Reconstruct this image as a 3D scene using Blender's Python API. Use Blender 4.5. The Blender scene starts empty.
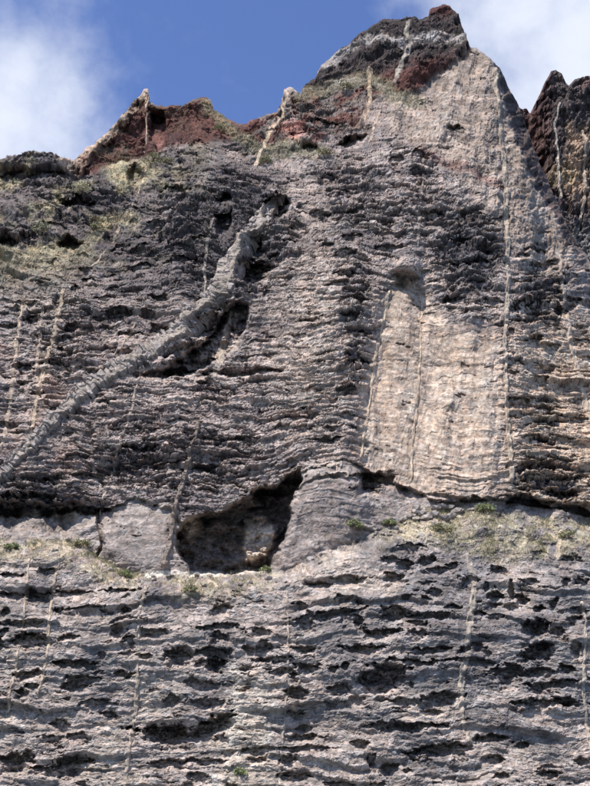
import bpy, math, random
import numpy as np
from mathutils import Matrix, Vector

rng = np.random.default_rng(7)
random.seed(7)
F32 = np.float32
scene = bpy.context.scene
col = scene.collection

# ------------------------------------------------------------------ camera
PITCH = math.radians(25.0)
VFOV = math.radians(45.0)
FP = 393.0 / math.tan(VFOV / 2)
CAM = np.array([0.0, 0.0, 2.0])
cam = bpy.data.cameras.new("camera")
cam.sensor_fit = 'VERTICAL'
cam.angle_y = VFOV
cam.sensor_height = 24
cam.lens = 12.0 / math.tan(VFOV / 2)
cam.clip_start = 0.5
cam.clip_end = 20000
camo = bpy.data.objects.new("camera", cam)
camo.location = CAM
camo.rotation_euler = (math.radians(90) + PITCH, 0, 0)
col.objects.link(camo)
scene.camera = camo

# ------------------------------------------------------------------ sun and sky
SUN_EL = math.radians(57)
SUN_AZ = math.radians(36)                 # off the viewer's back, towards the left
sun_to = Vector((-math.sin(SUN_AZ) * math.cos(SUN_EL), -math.cos(SUN_AZ) * math.cos(SUN_EL), math.sin(SUN_EL)))
sl = bpy.data.lights.new("sun", 'SUN')
sl.energy = 5.0
sl.angle = math.radians(0.5)
sl.color = (1.0, 0.94, 0.85)
so = bpy.data.objects.new("sun", sl)
so.rotation_euler = sun_to.to_track_quat('Z', 'Y').to_euler()
so.location = (-100, -100, 300)
col.objects.link(so)

world = bpy.data.worlds.new("World")
scene.world = world
world.use_nodes = True
wt = world.node_tree
wt.nodes.clear()
def wn(t, **k):
    n = wt.nodes.new(t)
    for a, b in k.items():
        setattr(n, a, b)
    return n
wl = wt.links.new
sky = wn('ShaderNodeTexSky', sky_type='NISHITA', sun_disc=False, sun_elevation=SUN_EL,
         sun_rotation=math.atan2(sun_to.x, sun_to.y), altitude=50, air_density=1.0, dust_density=0.2, ozone_density=4.0)
tc = wn('ShaderNodeTexCoord')
nrm = wn('ShaderNodeVectorMath', operation='NORMALIZE')
wl(tc.outputs['Generated'], nrm.inputs[0])
def pix_dir(u, v):
    d = Vector(((u - 295) / FP, math.cos(PITCH) - math.sin(PITCH) * (393 - v) / FP, math.sin(PITCH) + math.cos(PITCH) * (393 - v) / FP))
    return d.normalized()
# banks of thin cloud all round the sky: direction, angular radius (deg), strength
banks = [(pix_dir(-15, 128), 9.0, 1.0), (pix_dir(30, 105), 6.0, .85), (pix_dir(625, 60), 13.0, 1.0), (pix_dir(525, 20), 8.0, .9)]
brng = random.Random(4)
for k in range(16):
    a = math.radians(50 + k * 17 + brng.uniform(-6, 6)); e = math.radians(brng.uniform(15, 60))
    banks.append((Vector((math.sin(a) * math.cos(e), math.cos(a) * math.cos(e), math.sin(e))), brng.uniform(8, 15), .9))
warp = wn('ShaderNodeTexNoise'); warp.inputs['Scale'].default_value = 9; warp.inputs['Detail'].default_value = 8
warp.inputs['Roughness'].default_value = .56
wl(nrm.outputs[0], warp.inputs['Vector'])
total = None
for d, r, s in banks:
    dist = wn('ShaderNodeVectorMath', operation='DISTANCE'); dist.inputs[1].default_value = d
    wl(nrm.outputs[0], dist.inputs[0])
    mr = wn('ShaderNodeMapRange', interpolation_type='SMOOTHSTEP')
    mr.inputs['From Min'].default_value = math.radians(r) * 1.35; mr.inputs['From Max'].default_value = 0
    mr.inputs['To Min'].default_value = 0; mr.inputs['To Max'].default_value = s
    wl(dist.outputs['Value'], mr.inputs['Value'])
    if total is None:
        total = mr.outputs[0]
    else:
        mx = wn('ShaderNodeMath', operation='MAXIMUM'); wl(total, mx.inputs[0]); wl(mr.outputs[0], mx.inputs[1]); total = mx.outputs[0]
nm = wn('ShaderNodeMapRange'); nm.inputs['From Min'].default_value = .3; nm.inputs['From Max'].default_value = .7
nm.inputs['To Min'].default_value = -.3; nm.inputs['To Max'].default_value = .3
wl(warp.outputs['Fac'], nm.inputs['Value'])
ad = wn('ShaderNodeMath', operation='ADD'); wl(total, ad.inputs[0]); wl(nm.outputs[0], ad.inputs[1])
cm = wn('ShaderNodeMapRange', interpolation_type='SMOOTHSTEP'); cm.inputs['From Min'].default_value = .12; cm.inputs['From Max'].default_value = 1.05
cm.inputs['To Max'].default_value = .92
wl(ad.outputs[0], cm.inputs['Value'])
CLOUD = (6.6, 7.0, 7.9, 1)
mixc = wn('ShaderNodeMix', data_type='RGBA')
hs = wn('ShaderNodeHueSaturation'); hs.inputs['Hue'].default_value = .513; hs.inputs['Saturation'].default_value = 1.08; hs.inputs['Value'].default_value = 1.5
wl(sky.outputs[0], hs.inputs['Color'])
wl(cm.outputs[0], mixc.inputs['Factor']); wl(hs.outputs[0], mixc.inputs['A']); mixc.inputs['B'].default_value = CLOUD
bg = wn('ShaderNodeBackground'); bg.inputs['Strength'].default_value = 0.10
wo = wn('ShaderNodeOutputWorld')
wl(mixc.outputs['Result'], bg.inputs['Color']); wl(bg.outputs[0], wo.inputs['Surface'])

scene.view_settings.view_transform = 'Standard'
scene.view_settings.look = 'None'
scene.view_settings.exposure = 0.47
scene.view_settings.gamma = 1.0
scene.view_settings.use_curve_mapping = False

# ------------------------------------------------------------------ noise helpers
def make_perlin(seed):
    r = np.random.default_rng(seed)
    perm = r.permutation(512).astype(np.int32)
    perm = np.concatenate([perm, perm])
    ang = r.uniform(0, 2 * np.pi, 512)
    gx, gy = np.cos(ang).astype(F32), np.sin(ang).astype(F32)
    def f(x, y):
        xi = np.floor(x); yi = np.floor(y)
        xf = (x - xi).astype(F32); yf = (y - yi).astype(F32)
        xi = xi.astype(np.int32) & 511; yi = yi.astype(np.int32) & 511
        x1 = (xi + 1) & 511; y1 = (yi + 1) & 511
        px0 = perm[xi]; px1 = perm[x1]
        h00 = perm[px0 + yi]; h10 = perm[px1 + yi]; h01 = perm[px0 + y1]; h11 = perm[px1 + y1]
        sx = xf * xf * xf * (xf * (xf * 6 - 15) + 10); sy = yf * yf * yf * (yf * (yf * 6 - 15) + 10)
        a = gx[h00] * xf + gy[h00] * yf
        b = gx[h10] * (xf - 1) + gy[h10] * yf
        c = gx[h01] * xf + gy[h01] * (yf - 1)
        d = gx[h11] * (xf - 1) + gy[h11] * (yf - 1)
        a += sx * (b - a); c += sx * (d - c)
        return (a + sy * (c - a)) * F32(1.5)
    return f
_pc = {}
def pn(x, y, seed=0):
    if seed not in _pc:
        _pc[seed] = make_perlin(seed)
    return _pc[seed](x + seed * 17.3, y - seed * 9.1)
def fbm(x, y, octv=4, rough=.5, seed=0, ridged=False):
    s = 0; a = 1.0; tot = 0
    for k in range(octv):
        n = pn(x * 2 ** k, y * 2 ** k, seed + k)
        if ridged:
            n = 1 - 2 * np.abs(n)
        s = s + a * n; tot += a; a *= rough
    return (s / tot).astype(F32)
def worley(x, y, seed=0):
    r = np.random.default_rng(seed + 500)
    px = r.random((256, 256)).astype(F32); py = r.random((256, 256)).astype(F32); idv = r.random((256, 256)).astype(F32)
    xi = np.floor(x).astype(np.int32); yi = np.floor(y).astype(np.int32)
    f1 = np.full(x.shape, 9, F32); f2 = np.full(x.shape, 9, F32); cid = np.zeros(x.shape, F32)
    for dx in (-1, 0, 1):
        for dy in (-1, 0, 1):
            cx = xi + dx; cy = yi + dy
            a = cx & 255; b = cy & 255
            d = np.hypot(cx + px[a, b] - x, cy + py[a, b] - y).astype(F32)
            m = d < f1
            f2 = np.where(m, f1, np.minimum(f2, d)); cid = np.where(m, idv[a, b], cid); f1 = np.where(m, d, f1)
    return f1, f2, cid
def ss(a, b, x):
    t = np.clip((x - a) / (b - a), 0, 1)
    return t * t * (3 - 2 * t)
def polyline(pts, x):
    p = np.array(pts, float)
    return np.interp(x, p[:, 0], p[:, 1])
def poly_sd(poly, u, v):
    """signed distance to polygon, positive inside"""
    p = np.array(poly, F32); n = len(p)
    inside = np.zeros(u.shape, bool); best = np.full(u.shape, 1e9, F32)
    for i in range(n):
        a = p[i]; b = p[(i + 1) % n]
        e = b - a
        w0 = u - a[0]; w1 = v - a[1]
        t = np.clip((w0 * e[0] + w1 * e[1]) / (e @ e), 0, 1)
        best = np.minimum(best, (w0 - e[0] * t) ** 2 + (w1 - e[1] * t) ** 2)
        c = ((a[1] > v) != (b[1] > v)) & (u < (b[0] - a[0]) * (v - a[1]) / (b[1] - a[1] + 1e-9) + a[0])
        inside ^= c
    d = np.sqrt(best)
    return np.where(inside, d, -d)
def path_dist(pts, u, v):
    """distance to a polyline of (u, v)"""
    p = np.array(pts, F32); best = np.full(u.shape, 1e9, F32)
    for i in range(len(p) - 1):
        a = p[i]; e = p[i + 1] - a
        t = np.clip(((u - a[0]) * e[0] + (v - a[1]) * e[1]) / (e @ e), 0, 1)
        best = np.minimum(best, (u - a[0] - e[0] * t) ** 2 + (v - a[1] - e[1] * t) ** 2)
    return np.sqrt(best)
def blur(a, r, axis):
    k = 2 * r + 1
    pad = [(0, 0)] * a.ndim; pad[axis] = (r + 1, r)
    c = np.cumsum(np.pad(a, pad, mode='edge').astype(np.float64), axis=axis)
    sl1 = [slice(None)] * a.ndim; sl2 = [slice(None)] * a.ndim
    sl1[axis] = slice(k, None); sl2[axis] = slice(None, -k)
    return ((c[tuple(sl1)] - c[tuple(sl2)]) / k).astype(F32)
def blur2(a, r):
    return blur(blur(a, r, 0), r, 1)
def to_world(u, v, Y):
    du = (u - 295) / FP; dv = (393 - v) / FP
    dy = math.cos(PITCH) - math.sin(PITCH) * dv
    dz = math.sin(PITCH) + math.cos(PITCH) * dv
    k = Y / dy
    return np.stack([CAM[0] + du * k, CAM[1] + Y + 0 * du, CAM[2] + dz * k], -1).astype(F32)

# ------------------------------------------------------------------ materials
def rock_material(name, attr=True, color=(.3, .28, .27), scale=1.0, bump=.38, contrast=.45):
    m = bpy.data.materials.new(name); m.use_nodes = True
    nt = m.node_tree; nt.nodes.clear(); L = nt.links.new
    out = nt.nodes.new('ShaderNodeOutputMaterial'); bs = nt.nodes.new('ShaderNodeBsdfPrincipled')
    bs.inputs['Roughness'].default_value = .93; bs.inputs['Specular IOR Level'].default_value = .18
    L(bs.outputs[0], out.inputs[0])
    tcd = nt.nodes.new('ShaderNodeNewGeometry')
    n1 = nt.nodes.new('ShaderNodeTexNoise'); n1.inputs['Scale'].default_value = 1.7 * scale; n1.inputs['Detail'].default_value = 6; n1.inputs['Roughness'].default_value = .72
    n2 = nt.nodes.new('ShaderNodeTexNoise'); n2.inputs['Scale'].default_value = 5.5 * scale; n2.inputs['Detail'].default_value = 4; n2.inputs['Roughness'].default_value = .7
    L(tcd.outputs['Position'], n1.inputs['Vector']); L(tcd.outputs['Position'], n2.inputs['Vector'])
    mr = nt.nodes.new('ShaderNodeMapRange'); mr.inputs['From Min'].default_value = .3; mr.inputs['From Max'].default_value = .7
    mr.inputs['To Min'].default_value = 1 - contrast; mr.inputs['To Max'].default_value = 1 + contrast
    L(n1.outputs['Fac'], mr.inputs['Value'])
    mul = nt.nodes.new('ShaderNodeVectorMath'); mul.operation = 'SCALE'
    if attr:
        at = nt.nodes.new('ShaderNodeAttribute'); at.attribute_name = 'albedo'
        L(at.outputs['Color'], mul.inputs[0])
    else:
        mul.inputs[0].default_value = color
    L(mr.outputs[0], mul.inputs['Scale'])
    L(mul.outputs[0], bs.inputs['Base Color'])
    ad = nt.nodes.new('ShaderNodeMath'); ad.operation = 'MULTIPLY_ADD'; ad.inputs[1].default_value = .6
    L(n2.outputs['Fac'], ad.inputs[0]); L(n1.outputs['Fac'], ad.inputs[2])
    bp = nt.nodes.new('ShaderNodeBump'); bp.inputs['Strength'].default_value = bump; bp.inputs['Distance'].default_value = .6
    L(ad.outputs[0], bp.inputs['Height']); L(bp.outputs[0], bs.inputs['Normal'])
    return m
MAT_ROCK = rock_material('weathered_rock')
def leaf_material(name, c, var=.35):
    m = bpy.data.materials.new(name); m.use_nodes = True
    nt = m.node_tree; bs = nt.nodes['Principled BSDF']; L = nt.links.new
    bs.inputs['Roughness'].default_value = .75; bs.inputs['Specular IOR Level'].default_value = .2
    g = nt.nodes.new('ShaderNodeNewGeometry')
    n = nt.nodes.new('ShaderNodeTexNoise'); n.inputs['Scale'].default_value = 2.2; n.inputs['Detail'].default_value = 4
    L(g.outputs['Position'], n.inputs['Vector'])
    mr = nt.nodes.new('ShaderNodeMapRange'); mr.inputs['From Min'].default_value = .3; mr.inputs['From Max'].default_value = .7
    mr.inputs['To Min'].default_value = 1 - var; mr.inputs['To Max'].default_value = 1 + var
    L(n.outputs['Fac'], mr.inputs['Value'])
    s = nt.nodes.new('ShaderNodeVectorMath'); s.operation = 'SCALE'; s.inputs[0].default_value = c
    L(mr.outputs[0], s.inputs['Scale']); L(s.outputs[0], bs.inputs['Base Color'])
    return m

# ------------------------------------------------------------------ object helpers
def mesh_from(name, V, Fq, mat, albedo=None, smooth=True, parent=None):
    V = np.ascontiguousarray(V, F32).reshape(-1, 3); Fq = np.ascontiguousarray(Fq, np.int32)
    me = bpy.data.meshes.new(name)
    n, k = Fq.shape
    me.vertices.add(len(V)); me.vertices.foreach_set('co', V.ravel())
    me.loops.add(n * k); me.loops.foreach_set('vertex_index', Fq.ravel())
    me.polygons.add(n); me.polygons.foreach_set('loop_start', np.arange(0, n * k, k, dtype=np.int32))
    me.polygons.foreach_set('use_smooth', np.full(n, smooth, bool))
    me.update(calc_edges=True)
    if albedo is not None:
        a = me.attributes.new('albedo', 'FLOAT_COLOR', 'POINT')
        c = np.ones((len(V), 4), F32); c[:, :3] = albedo.reshape(-1, 3)
        a.data.foreach_set('color', c.ravel())
    me.materials.append(mat)
    o = bpy.data.objects.new(name, me); col.objects.link(o)
    if parent is not None:
        o.parent = parent
        o.matrix_parent_inverse = parent.matrix_basis.inverted()
    return o
def tag(o, label=None, cat=None, group=None, kind=None):
    if label: o['label'] = label
    if cat: o['category'] = cat
    if group: o['group'] = group
    if kind: o['kind'] = kind
    return o
def empty(name, loc=(0, 0, 0)):
    o = bpy.data.objects.new(name, None); o.location = loc; o.empty_display_size = .5
    col.objects.link(o)
    return o
def grid_faces(nr, nc):
    i = np.arange(nr * nc, dtype=np.int32).reshape(nr, nc)
    return np.stack([i[:-1, :-1], i[:-1, 1:], i[1:, 1:], i[1:, :-1]], -1)
def grid_object(name, P, alb, faces_mask, mat, parent=None, smooth=False):
    nr, nc = P.shape[:2]
    q = grid_faces(nr, nc)[faces_mask]
    used, inv = np.unique(q, return_inverse=True)
    return mesh_from(name, P.reshape(-1, 3)[used], inv.reshape(-1, 4), mat, alb.reshape(-1, 3)[used], smooth, parent)

# ================================================================== MAIN CLIFF
VB = 852.0
CREST = [(-130, 168), (-90, 165), (-40, 158), (0, 160), (20, 157), (38, 153), (50, 154), (65, 158), (74, 160), (85, 150), (100, 140), (115, 125), (128, 112),
         (138, 98), (144, 91), (148, 89), (150, 104), (160, 107), (183, 106), (193, 100), (205, 97), (211, 101), (214, 110), (225, 118), (235, 123), (245, 124),
         (255, 118), (268, 114), (277, 112), (282, 101), (284, 91), (290, 86), (296, 91), (300, 96), (303, 88), (315, 78), (321, 66), (335, 53), (350, 45),
         (358, 36), (375, 25), (385, 19), (400, 20), (410, 16), (419, 19), (428, 17), (430, 10), (440, 6), (450, 7), (458, 16), (465, 35), (470, 47), (480, 50), (488, 57),
         (494, 62), (500, 69), (506, 80), (511, 92), (518, 104), (525, 122), (533, 146), (545, 175), (557, 203), (570, 232), (590, 262), (620, 296), (720, 350)]
ucols = np.concatenate([np.arange(-125, -14, 1.7), np.arange(-14, 604, .66), np.arange(604, 715, 1.7)]).astype(F32)
NCOL = len(ucols); NROW = 1085; NBACK = 14
crest = polyline(CREST, ucols) + 2.0 * fbm(ucols / 7, ucols * 0 + .5, 4, .65, 3) + 1.6 * (worley(ucols / 5, ucols * 0 + .5, 21)[2] - .5)
crest = crest.astype(F32)
T = np.linspace(0, 1, NROW).astype(F32)[:, None]
cbase = blur(np.pad(crest, 0)[None, :], 60, 1)[0]
for _ in range(2): cbase = blur(cbase[None, :], 60, 1)[0]
cmid = blur(blur(crest[None, :], 7, 1), 7, 1)[0]
V = VB + T * (cbase[None, :] - VB) + (cmid - cbase)[None, :] * ss(.62, .99, T) + (crest - cmid)[None, :] * ss(.955, 1, T)
U = np.broadcast_to(ucols[None, :], V.shape).astype(F32)

# coordinates bent by noise, used by nearly every feature
n1 = fbm(U / 34, V / 34, 4, .55, 11); n2 = fbm(U / 34, V / 34, 4, .55, 21)
n3 = fbm(U / 9, V / 9, 3, .55, 31); n4 = fbm(U / 9, V / 9, 3, .55, 41)
UW = U + 7 * n1 + 2.6 * n3; VW = V + 7 * n2 + 2.6 * n4
US = U + 3 * n3; VS = V + 2.4 * n4

# ---- ledge lines (photo rows): back and front edge of the terrace, and the overhang line above it
LB = [(-130, 538), (0, 538), (85, 540), (100, 556), (130, 572), (165, 574), (270, 572), (285, 570), (330, 548), (370, 532), (400, 522), (420, 507), (470, 506), (510, 515), (590, 522), (720, 530)]
LF = [(-130, 560), (0, 560), (60, 561), (120, 588), (200, 600), (270, 590), (330, 572), (380, 552), (430, 540), (480, 556), (550, 560), (590, 556), (720, 560)]
OH = [(-130, 500), (0, 506), (60, 509), (100, 505), (140, 501), (172, 508), (182, 520), (206, 517), (235, 507), (260, 497), (296, 478), (318, 470), (340, 464), (362, 468), (372, 474), (400, 485), (430, 497), (470, 501), (520, 497), (560, 503), (590, 512), (720, 530)]
lb = polyline(LB, U) + 2.5 * n3; lf = polyline(LF, U) + 3 * n4; oh = polyline(OH, U) + 3.5 * n4 + 9 * n1 + 4 * n2

# ---- base distance of the wall (metres north of the camera)
cols_u = np.array([-130, 0, 90, 180, 260, 330, 420, 490, 520, 560, 600, 720], float)
vk = np.array([852, 786, 700, 600, 545, 500, 420, 350, 290, 240, 200, 160, 120, 80, 40, 0], float)[::-1]
tab = np.array([
    # 852  786  700  600  545  500  420  350  290  240  200  160  120  80   40   0
    [121, 122, 124, 127, 129, 131, 135, 140, 147, 160, 170, 180, 186, 190, 194, 198],
    [120, 121, 123, 126, 128, 130, 134, 139, 146, 159, 169, 179, 185, 190, 194, 198],
    [119, 120, 122, 125, 127, 129, 133, 138, 144, 154, 162, 172, 180, 186, 190, 194],
    [119, 120, 122, 125, 127, 129, 133, 138, 142, 147, 152, 160, 169, 176, 182, 188],
    [118, 119, 121, 124, 127, 129, 132, 136, 140, 144, 148, 153, 162, 170, 177, 182],
    [118, 119, 121, 124, 127, 128, 131, 134, 137, 140, 143, 148, 156, 162, 168, 172],
    [117, 118, 120, 124, 127, 130, 133, 135.5, 137, 139, 141, 144, 149, 155, 160, 164],
    [117, 118, 121, 125, 129, 131, 133, 135.5, 138, 140, 142, 145, 148, 152, 158, 164],
    [117, 118, 121, 126, 130, 132, 135, 138, 140, 143, 145, 148, 152, 158, 164, 170],
    [118, 119, 122, 127, 132, 135, 140, 144, 148, 151, 155, 158, 162, 168, 172, 178],
    [119, 120, 123, 129, 134, 138, 144, 150, 156, 160, 164, 168, 172, 178, 182, 188],
    [124, 125, 130, 138, 146, 152, 162, 170, 178, 184, 190, 194, 198, 200, 204, 208]], float)[:, ::-1]
vfine = np.linspace(0, 860, 431)
tabf = np.stack([np.interp(vfine, vk, r) for r in tab])
tabf = blur(tabf, 9, 1)
ci = np.interp(ucols, cols_u, np.arange(len(cols_u))); c0 = np.clip(np.floor(ci).astype(int), 0, len(cols_u) - 2)
cf = (ci - c0).astype(F32); cf = cf * cf * (3 - 2 * cf) * .5 + cf * .5
A = np.stack([tabf[c0[j]] * (1 - cf[j]) + tabf[c0[j] + 1] * cf[j] for j in range(NCOL)], 1)
ri = np.clip(V / 2.0, 0, 429.9); r0 = ri.astype(int); rf = ri - r0
jj = np.arange(NCOL)[None, :]
Y = (A[r0, jj] * (1 - rf) + A[r0 + 1, jj] * rf).astype(F32)
# terrace: the wall below the front edge stands forward of the wall above the back edge
Y -= 5.2 * ss(lb, lf, V) * (1 - .75 * ss(600, 760, V))
# undercut below the overhang line, fading towards the terrace
und = ss(oh - 1.5, oh + 2.5, V) * (1 - ss(oh + 8, oh + 30, V))
uamp = polyline([(-130, 4), (0, 4.5), (75, 4.5), (92, 2.2), (110, 3), (120, 1.0), (170, .8), (300, .8), (345, .2), (358, 1.2), (395, 1.2), (410, 1.5), (440, .5), (455, 1.4), (490, .9), (510, 2.6), (560, 3.2), (720, 3)], U)
und_n = np.clip(.75 + 1.3 * fbm(U / 26, V / 60, 3, .5, 37), .15, 1.3)
Y += und * uamp * und_n + ss(oh - 1, oh + 3, V) * (1 - ss(600, 640, V)) * .8

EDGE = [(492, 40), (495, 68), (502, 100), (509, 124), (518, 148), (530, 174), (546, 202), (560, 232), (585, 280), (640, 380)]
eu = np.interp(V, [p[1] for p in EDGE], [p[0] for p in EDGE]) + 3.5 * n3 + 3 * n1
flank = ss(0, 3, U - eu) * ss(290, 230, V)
Y += .9 * np.maximum(U - eu, 0) * ss(300, 200, V)
def zone(poly, soft=4, warp=1.0):
    return ss(-soft, soft, poly_sd(poly, U + warp * (UW - U), V + warp * (VW - V)))
# ---- large shapes in the upper wall
z_scar = zone([(386, 287), (397, 277), (415, 280), (432, 292), (444, 312), (470, 322), (500, 330), (503, 420), (506, 488), (470, 496), (430, 497), (408, 490), (376, 476), (361, 464), (362, 410), (372, 345)], 9, 1.5)
scar_c = np.clip(z_scar * (1 - ss(330, 300, V + 14 * n1) * ss(425, 445, U)), 0, 1)
scar_s = ss(-16, 12, poly_sd([(388, 290), (400, 280), (420, 286), (440, 318), (500, 338), (508, 420), (508, 490), (470, 496), (430, 497), (408, 490), (376, 476), (359, 464), (362, 410), (374, 345)], UW + 5 * n3 + 6 * n2, VW + 14 * n1 * ss(420, 450, U) + 4 * n4))
scar_s = np.clip(scar_s * (1 - .5 * ss(.1, .5, fbm(U / 26, V / 12, 4, .6, 221)) * ss(430, 470, U)), 0, 1)
scar_roof = ss(1, 0, np.hypot((US - 406) / 24, (VS - 283) / 17))
Y += 1.7 * z_scar * ss(490, 400, U) + 2.6 * scar_roof * z_scar
Y -= 2.0 * ss(1, .2, np.hypot((US - 405) / 22, (VS - 266) / 13))           # lump over the scar
Y -= 1.6 * ss(1, 0, np.hypot((U - 318) / 46, (V - 330) / 190))                # broad central rib
Y += 1.3 * ss(1, 0, np.hypot((U - 262) / 34, (V - 300) / 130))
Y -= 1.0 * ss(1, 0, np.hypot((U - 515) / 24, (V - 330) / 190))
crust = [(72, 168), (84, 155), (105, 138), (122, 120), (138, 99), (146, 90)]
cu_ = np.interp(V, [p[1] for p in crust[::-1]], [p[0] for p in crust[::-1]])
z_tri = zone([(82, 178), (92, 158), (146, 92), (147, 160), (120, 168)], 2, .3)
Y += .10 * np.clip(U - cu_, 0, 60) * z_tri
Y -= 1.5 * ss(12, 6, path_dist(crust, US, VS) + 5 * n3)
Y += 4 * ss(150, 153, U) * ss(235, 190, U) * ss(1, .2, np.hypot((U - 185) / 50, (V - 128) / 26)) + 2.2 * fbm(U / 30, V / 22, 4, .5, 201) * ss(175, 150, V + 6 * n1) * ss(420, 300, U)
# cone-shaped buttress to the right of the cave
z_cone = zone([(298, 484), (312, 468), (340, 462), (357, 468), (364, 498), (370, 528), (332, 550), (278, 572), (284, 540), (292, 510)], 9, .7)
Y -= 2.2 * z_cone * ss(560, 470, V) + 1.2 * z_cone
# grey block left of the cave
z_block = zone([(101, 520), (112, 508), (165, 505), (176, 514), (164, 570), (130, 570), (101, 548)], 7, 1.0)
Y -= .9 * z_block
Y += 1.6 * ss(3, 0, path_dist([(101, 506), (99, 522), (102, 545), (97, 556)], US, VS))
# ---- the cave
cave_poly = [(180, 532), (187, 521), (200, 517), (210, 511), (222, 512), (234, 502), (250, 498), (262, 489), (280, 483), (297, 474), (301, 480), (296, 492), (291, 508), (286, 530), (280, 552), (272, 566), (262, 572), (225, 573), (190, 572), (184, 560), (178, 546)]
Y += .9 * ss(3, .5, path_dist([(298, 490), (314, 480), (335, 477), (357, 481)], US, VS))
z_cave = zone(cave_poly, 1.8, 1.1)
Y += 8.5 * z_cave
bk1, bk2, bkid = worley((U + 4 * n3) / 19 + .3, (V + 3 * n4) / 15 + .1, 12)
z_bld = zone([(243, 522), (262, 517), (273, 530), (269, 556), (247, 562), (241, 545)], 4, 1.4)
Y -= z_cave * (3.2 * (bkid - .4) * ss(0, .3, bk2 - bk1) + 2.2 * fbm(U / 18, V / 14, 5, .55, 261) + 3.4 * z_bld)   # pale boulder-like rib inside
Y -= 6.0 * z_cave * ss(1.1, .2, np.hypot((US - 188) / 17, (VS - 524) / 20))
Y += 3.0 * z_cave * ss(1, .3, np.hypot((US - 268) / 26, (VS - 496) / 14))
Y -= 2.6 * z_cave * ss(1, .3, np.hypot((US - 245) / 60, (VS - 503 - (U - 245) * -.12) / 9))
Y -= 1.6 * z_cave * fbm(U / 16, V / 12, 4, .5, 91)

# ---- deep shadowed recesses with a shape of their own
z_hol = np.zeros_like(Y)
for poly, d in (([(156, 376), (188, 357), (212, 334), (232, 300), (248, 304), (244, 330), (232, 350), (210, 367), (184, 378)], 7),
                ([(240, 266), (250, 256), (266, 258), (274, 268), (264, 280), (246, 286), (238, 280)], 4.0),
                ([(268, 200), (282, 194), (291, 202), (288, 214), (276, 224), (266, 216)], 3.5),
                ([(216, 228), (222, 212), (232, 208), (232, 226), (222, 240)], 2.6), ([(215, 198), (230, 194), (232, 201), (220, 204)], 2.2),
                ([(250, 238), (262, 236), (262, 252), (250, 256)], 2.6),
                ([(130, 376), (165, 370), (205, 374), (205, 380), (160, 378)], 1.8), ([(205, 374), (245, 370), (285, 366), (285, 371), (240, 377)], 1.5),
                ([(-60, 499), (0, 501), (40, 504), (75, 504), (98, 508), (112, 510), (98, 516), (72, 513), (34, 518), (-60, 516)], 4.5),
                ([(505, 497), (545, 499), (590, 506), (650, 512), (650, 524), (590, 518), (545, 508), (506, 505)], 3.2),
                ([(412, 490), (440, 497), (470, 499), (505, 497), (490, 500), (470, 503), (430, 500)], 1.0),
                ([(361, 470), (376, 474), (394, 478), (394, 486), (376, 487), (378, 493), (364, 494)], 3.0),
                ([(60, 203), (80, 197), (96, 202), (104, 208), (70, 212)], 2.0), ([(-20, 240), (4, 237), (19, 243), (14, 250), (-20, 250)], 2.2),
                ([(58, 246), (72, 240), (84, 245), (80, 251), (62, 251)], 1.8), ([(-40, 172), (20, 172), (66, 170), (70, 178), (20, 181), (-40, 180)], 2.6),
                ([(128, 176), (136, 166), (144, 172), (141, 186), (130, 188)], 1.4),
                ([(150, 116), (163, 114), (168, 126), (166, 150), (156, 154), (150, 140)], 3.0),
                ([(336, 148), (352, 138), (368, 134), (362, 146), (348, 152)], 2.2)):
    zh = zone(poly, 1.8, .8)
    Y += d * zh * (.8 + .5 * n3); z_hol = np.maximum(z_hol, zh)

# ---- hollows: (u, v, width, height, depth m, tilt deg)
H = []
def pits(txt, d):
    for line in txt.split(';'):
        q = [float(x) for x in line.split()]
        H.append((q[0], q[1], q[2], q[3], q[4] if len(q) > 4 else d, q[5] if len(q) > 5 else 0))
pits("12 577 24 4;47 573 16 8;15 596 30 4;41 597 27 10 1.6;76 594 37 6;115 592 24 3;5 612 8 5;59 612 10 6;86 611 36 5;127 612 8 5;20 624 45 4;5 633 10 6;33 641 30 12 1.8;68 637 22 4;2 643 6 10;117 632 10 8;129 643 10 10;154 633 24 6;178 657 22 13 1.8;146 657 14 4;75 665 42 6 1.4;29 675 27 8 1.6;81 679 28 6;75 688 27 7 1.4;122 674 20 4;24 696 12 8;34 688 10 5;98 706 30 10 .9;171 702 16 8 1.2;170 764 34 8 1.5;18 762 24 20 2;193 683 14 8;110 716 14 6;62 726 16 8;80 740 18 8;54 741 20 6", 1.1)
pits("221 610 20 8;217 628 30 6;219 638 18 9 1.5;262 632 15 7;264 648 13 11;249 649 10 6;214 653 28 9 1.4;215 664 13 12 2.4;184 655 12 14;270 660 34 4;281 672 20 6;307 669 20 9 1.5;293 677 7 7 1.6;301 649 20 5 1.2;305 625 18 11;326 616 70 6 1.3 -8;342 600 18 4;301 607 10 5;348 621 16 10;359 624 7 9 1.4;383 633 32 7 1.7;363 649 36 6 1.4;346 668 6 6;333 670 8 5;299 694 22 11 1.6;340 690 24 7;385 679 40 24 2.2 -15;383 726 34 7 1.2;204 685 30 8 1;208 704 30 8 1;258 751 24 5;303 738 36 5 1.4;303 750 50 5 1.2;258 760 18 5;361 745 16 7 1.3;372 761 8 8;389 769 14 10 1.4;288 762 16 8;292 778 30 6;340 784 24 5;199 780 18 10;202 763 42 5;303 729 16 4;296 715 14 5;345 705 34 6 .8;358 702 10 12 .8", 1.1)
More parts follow.
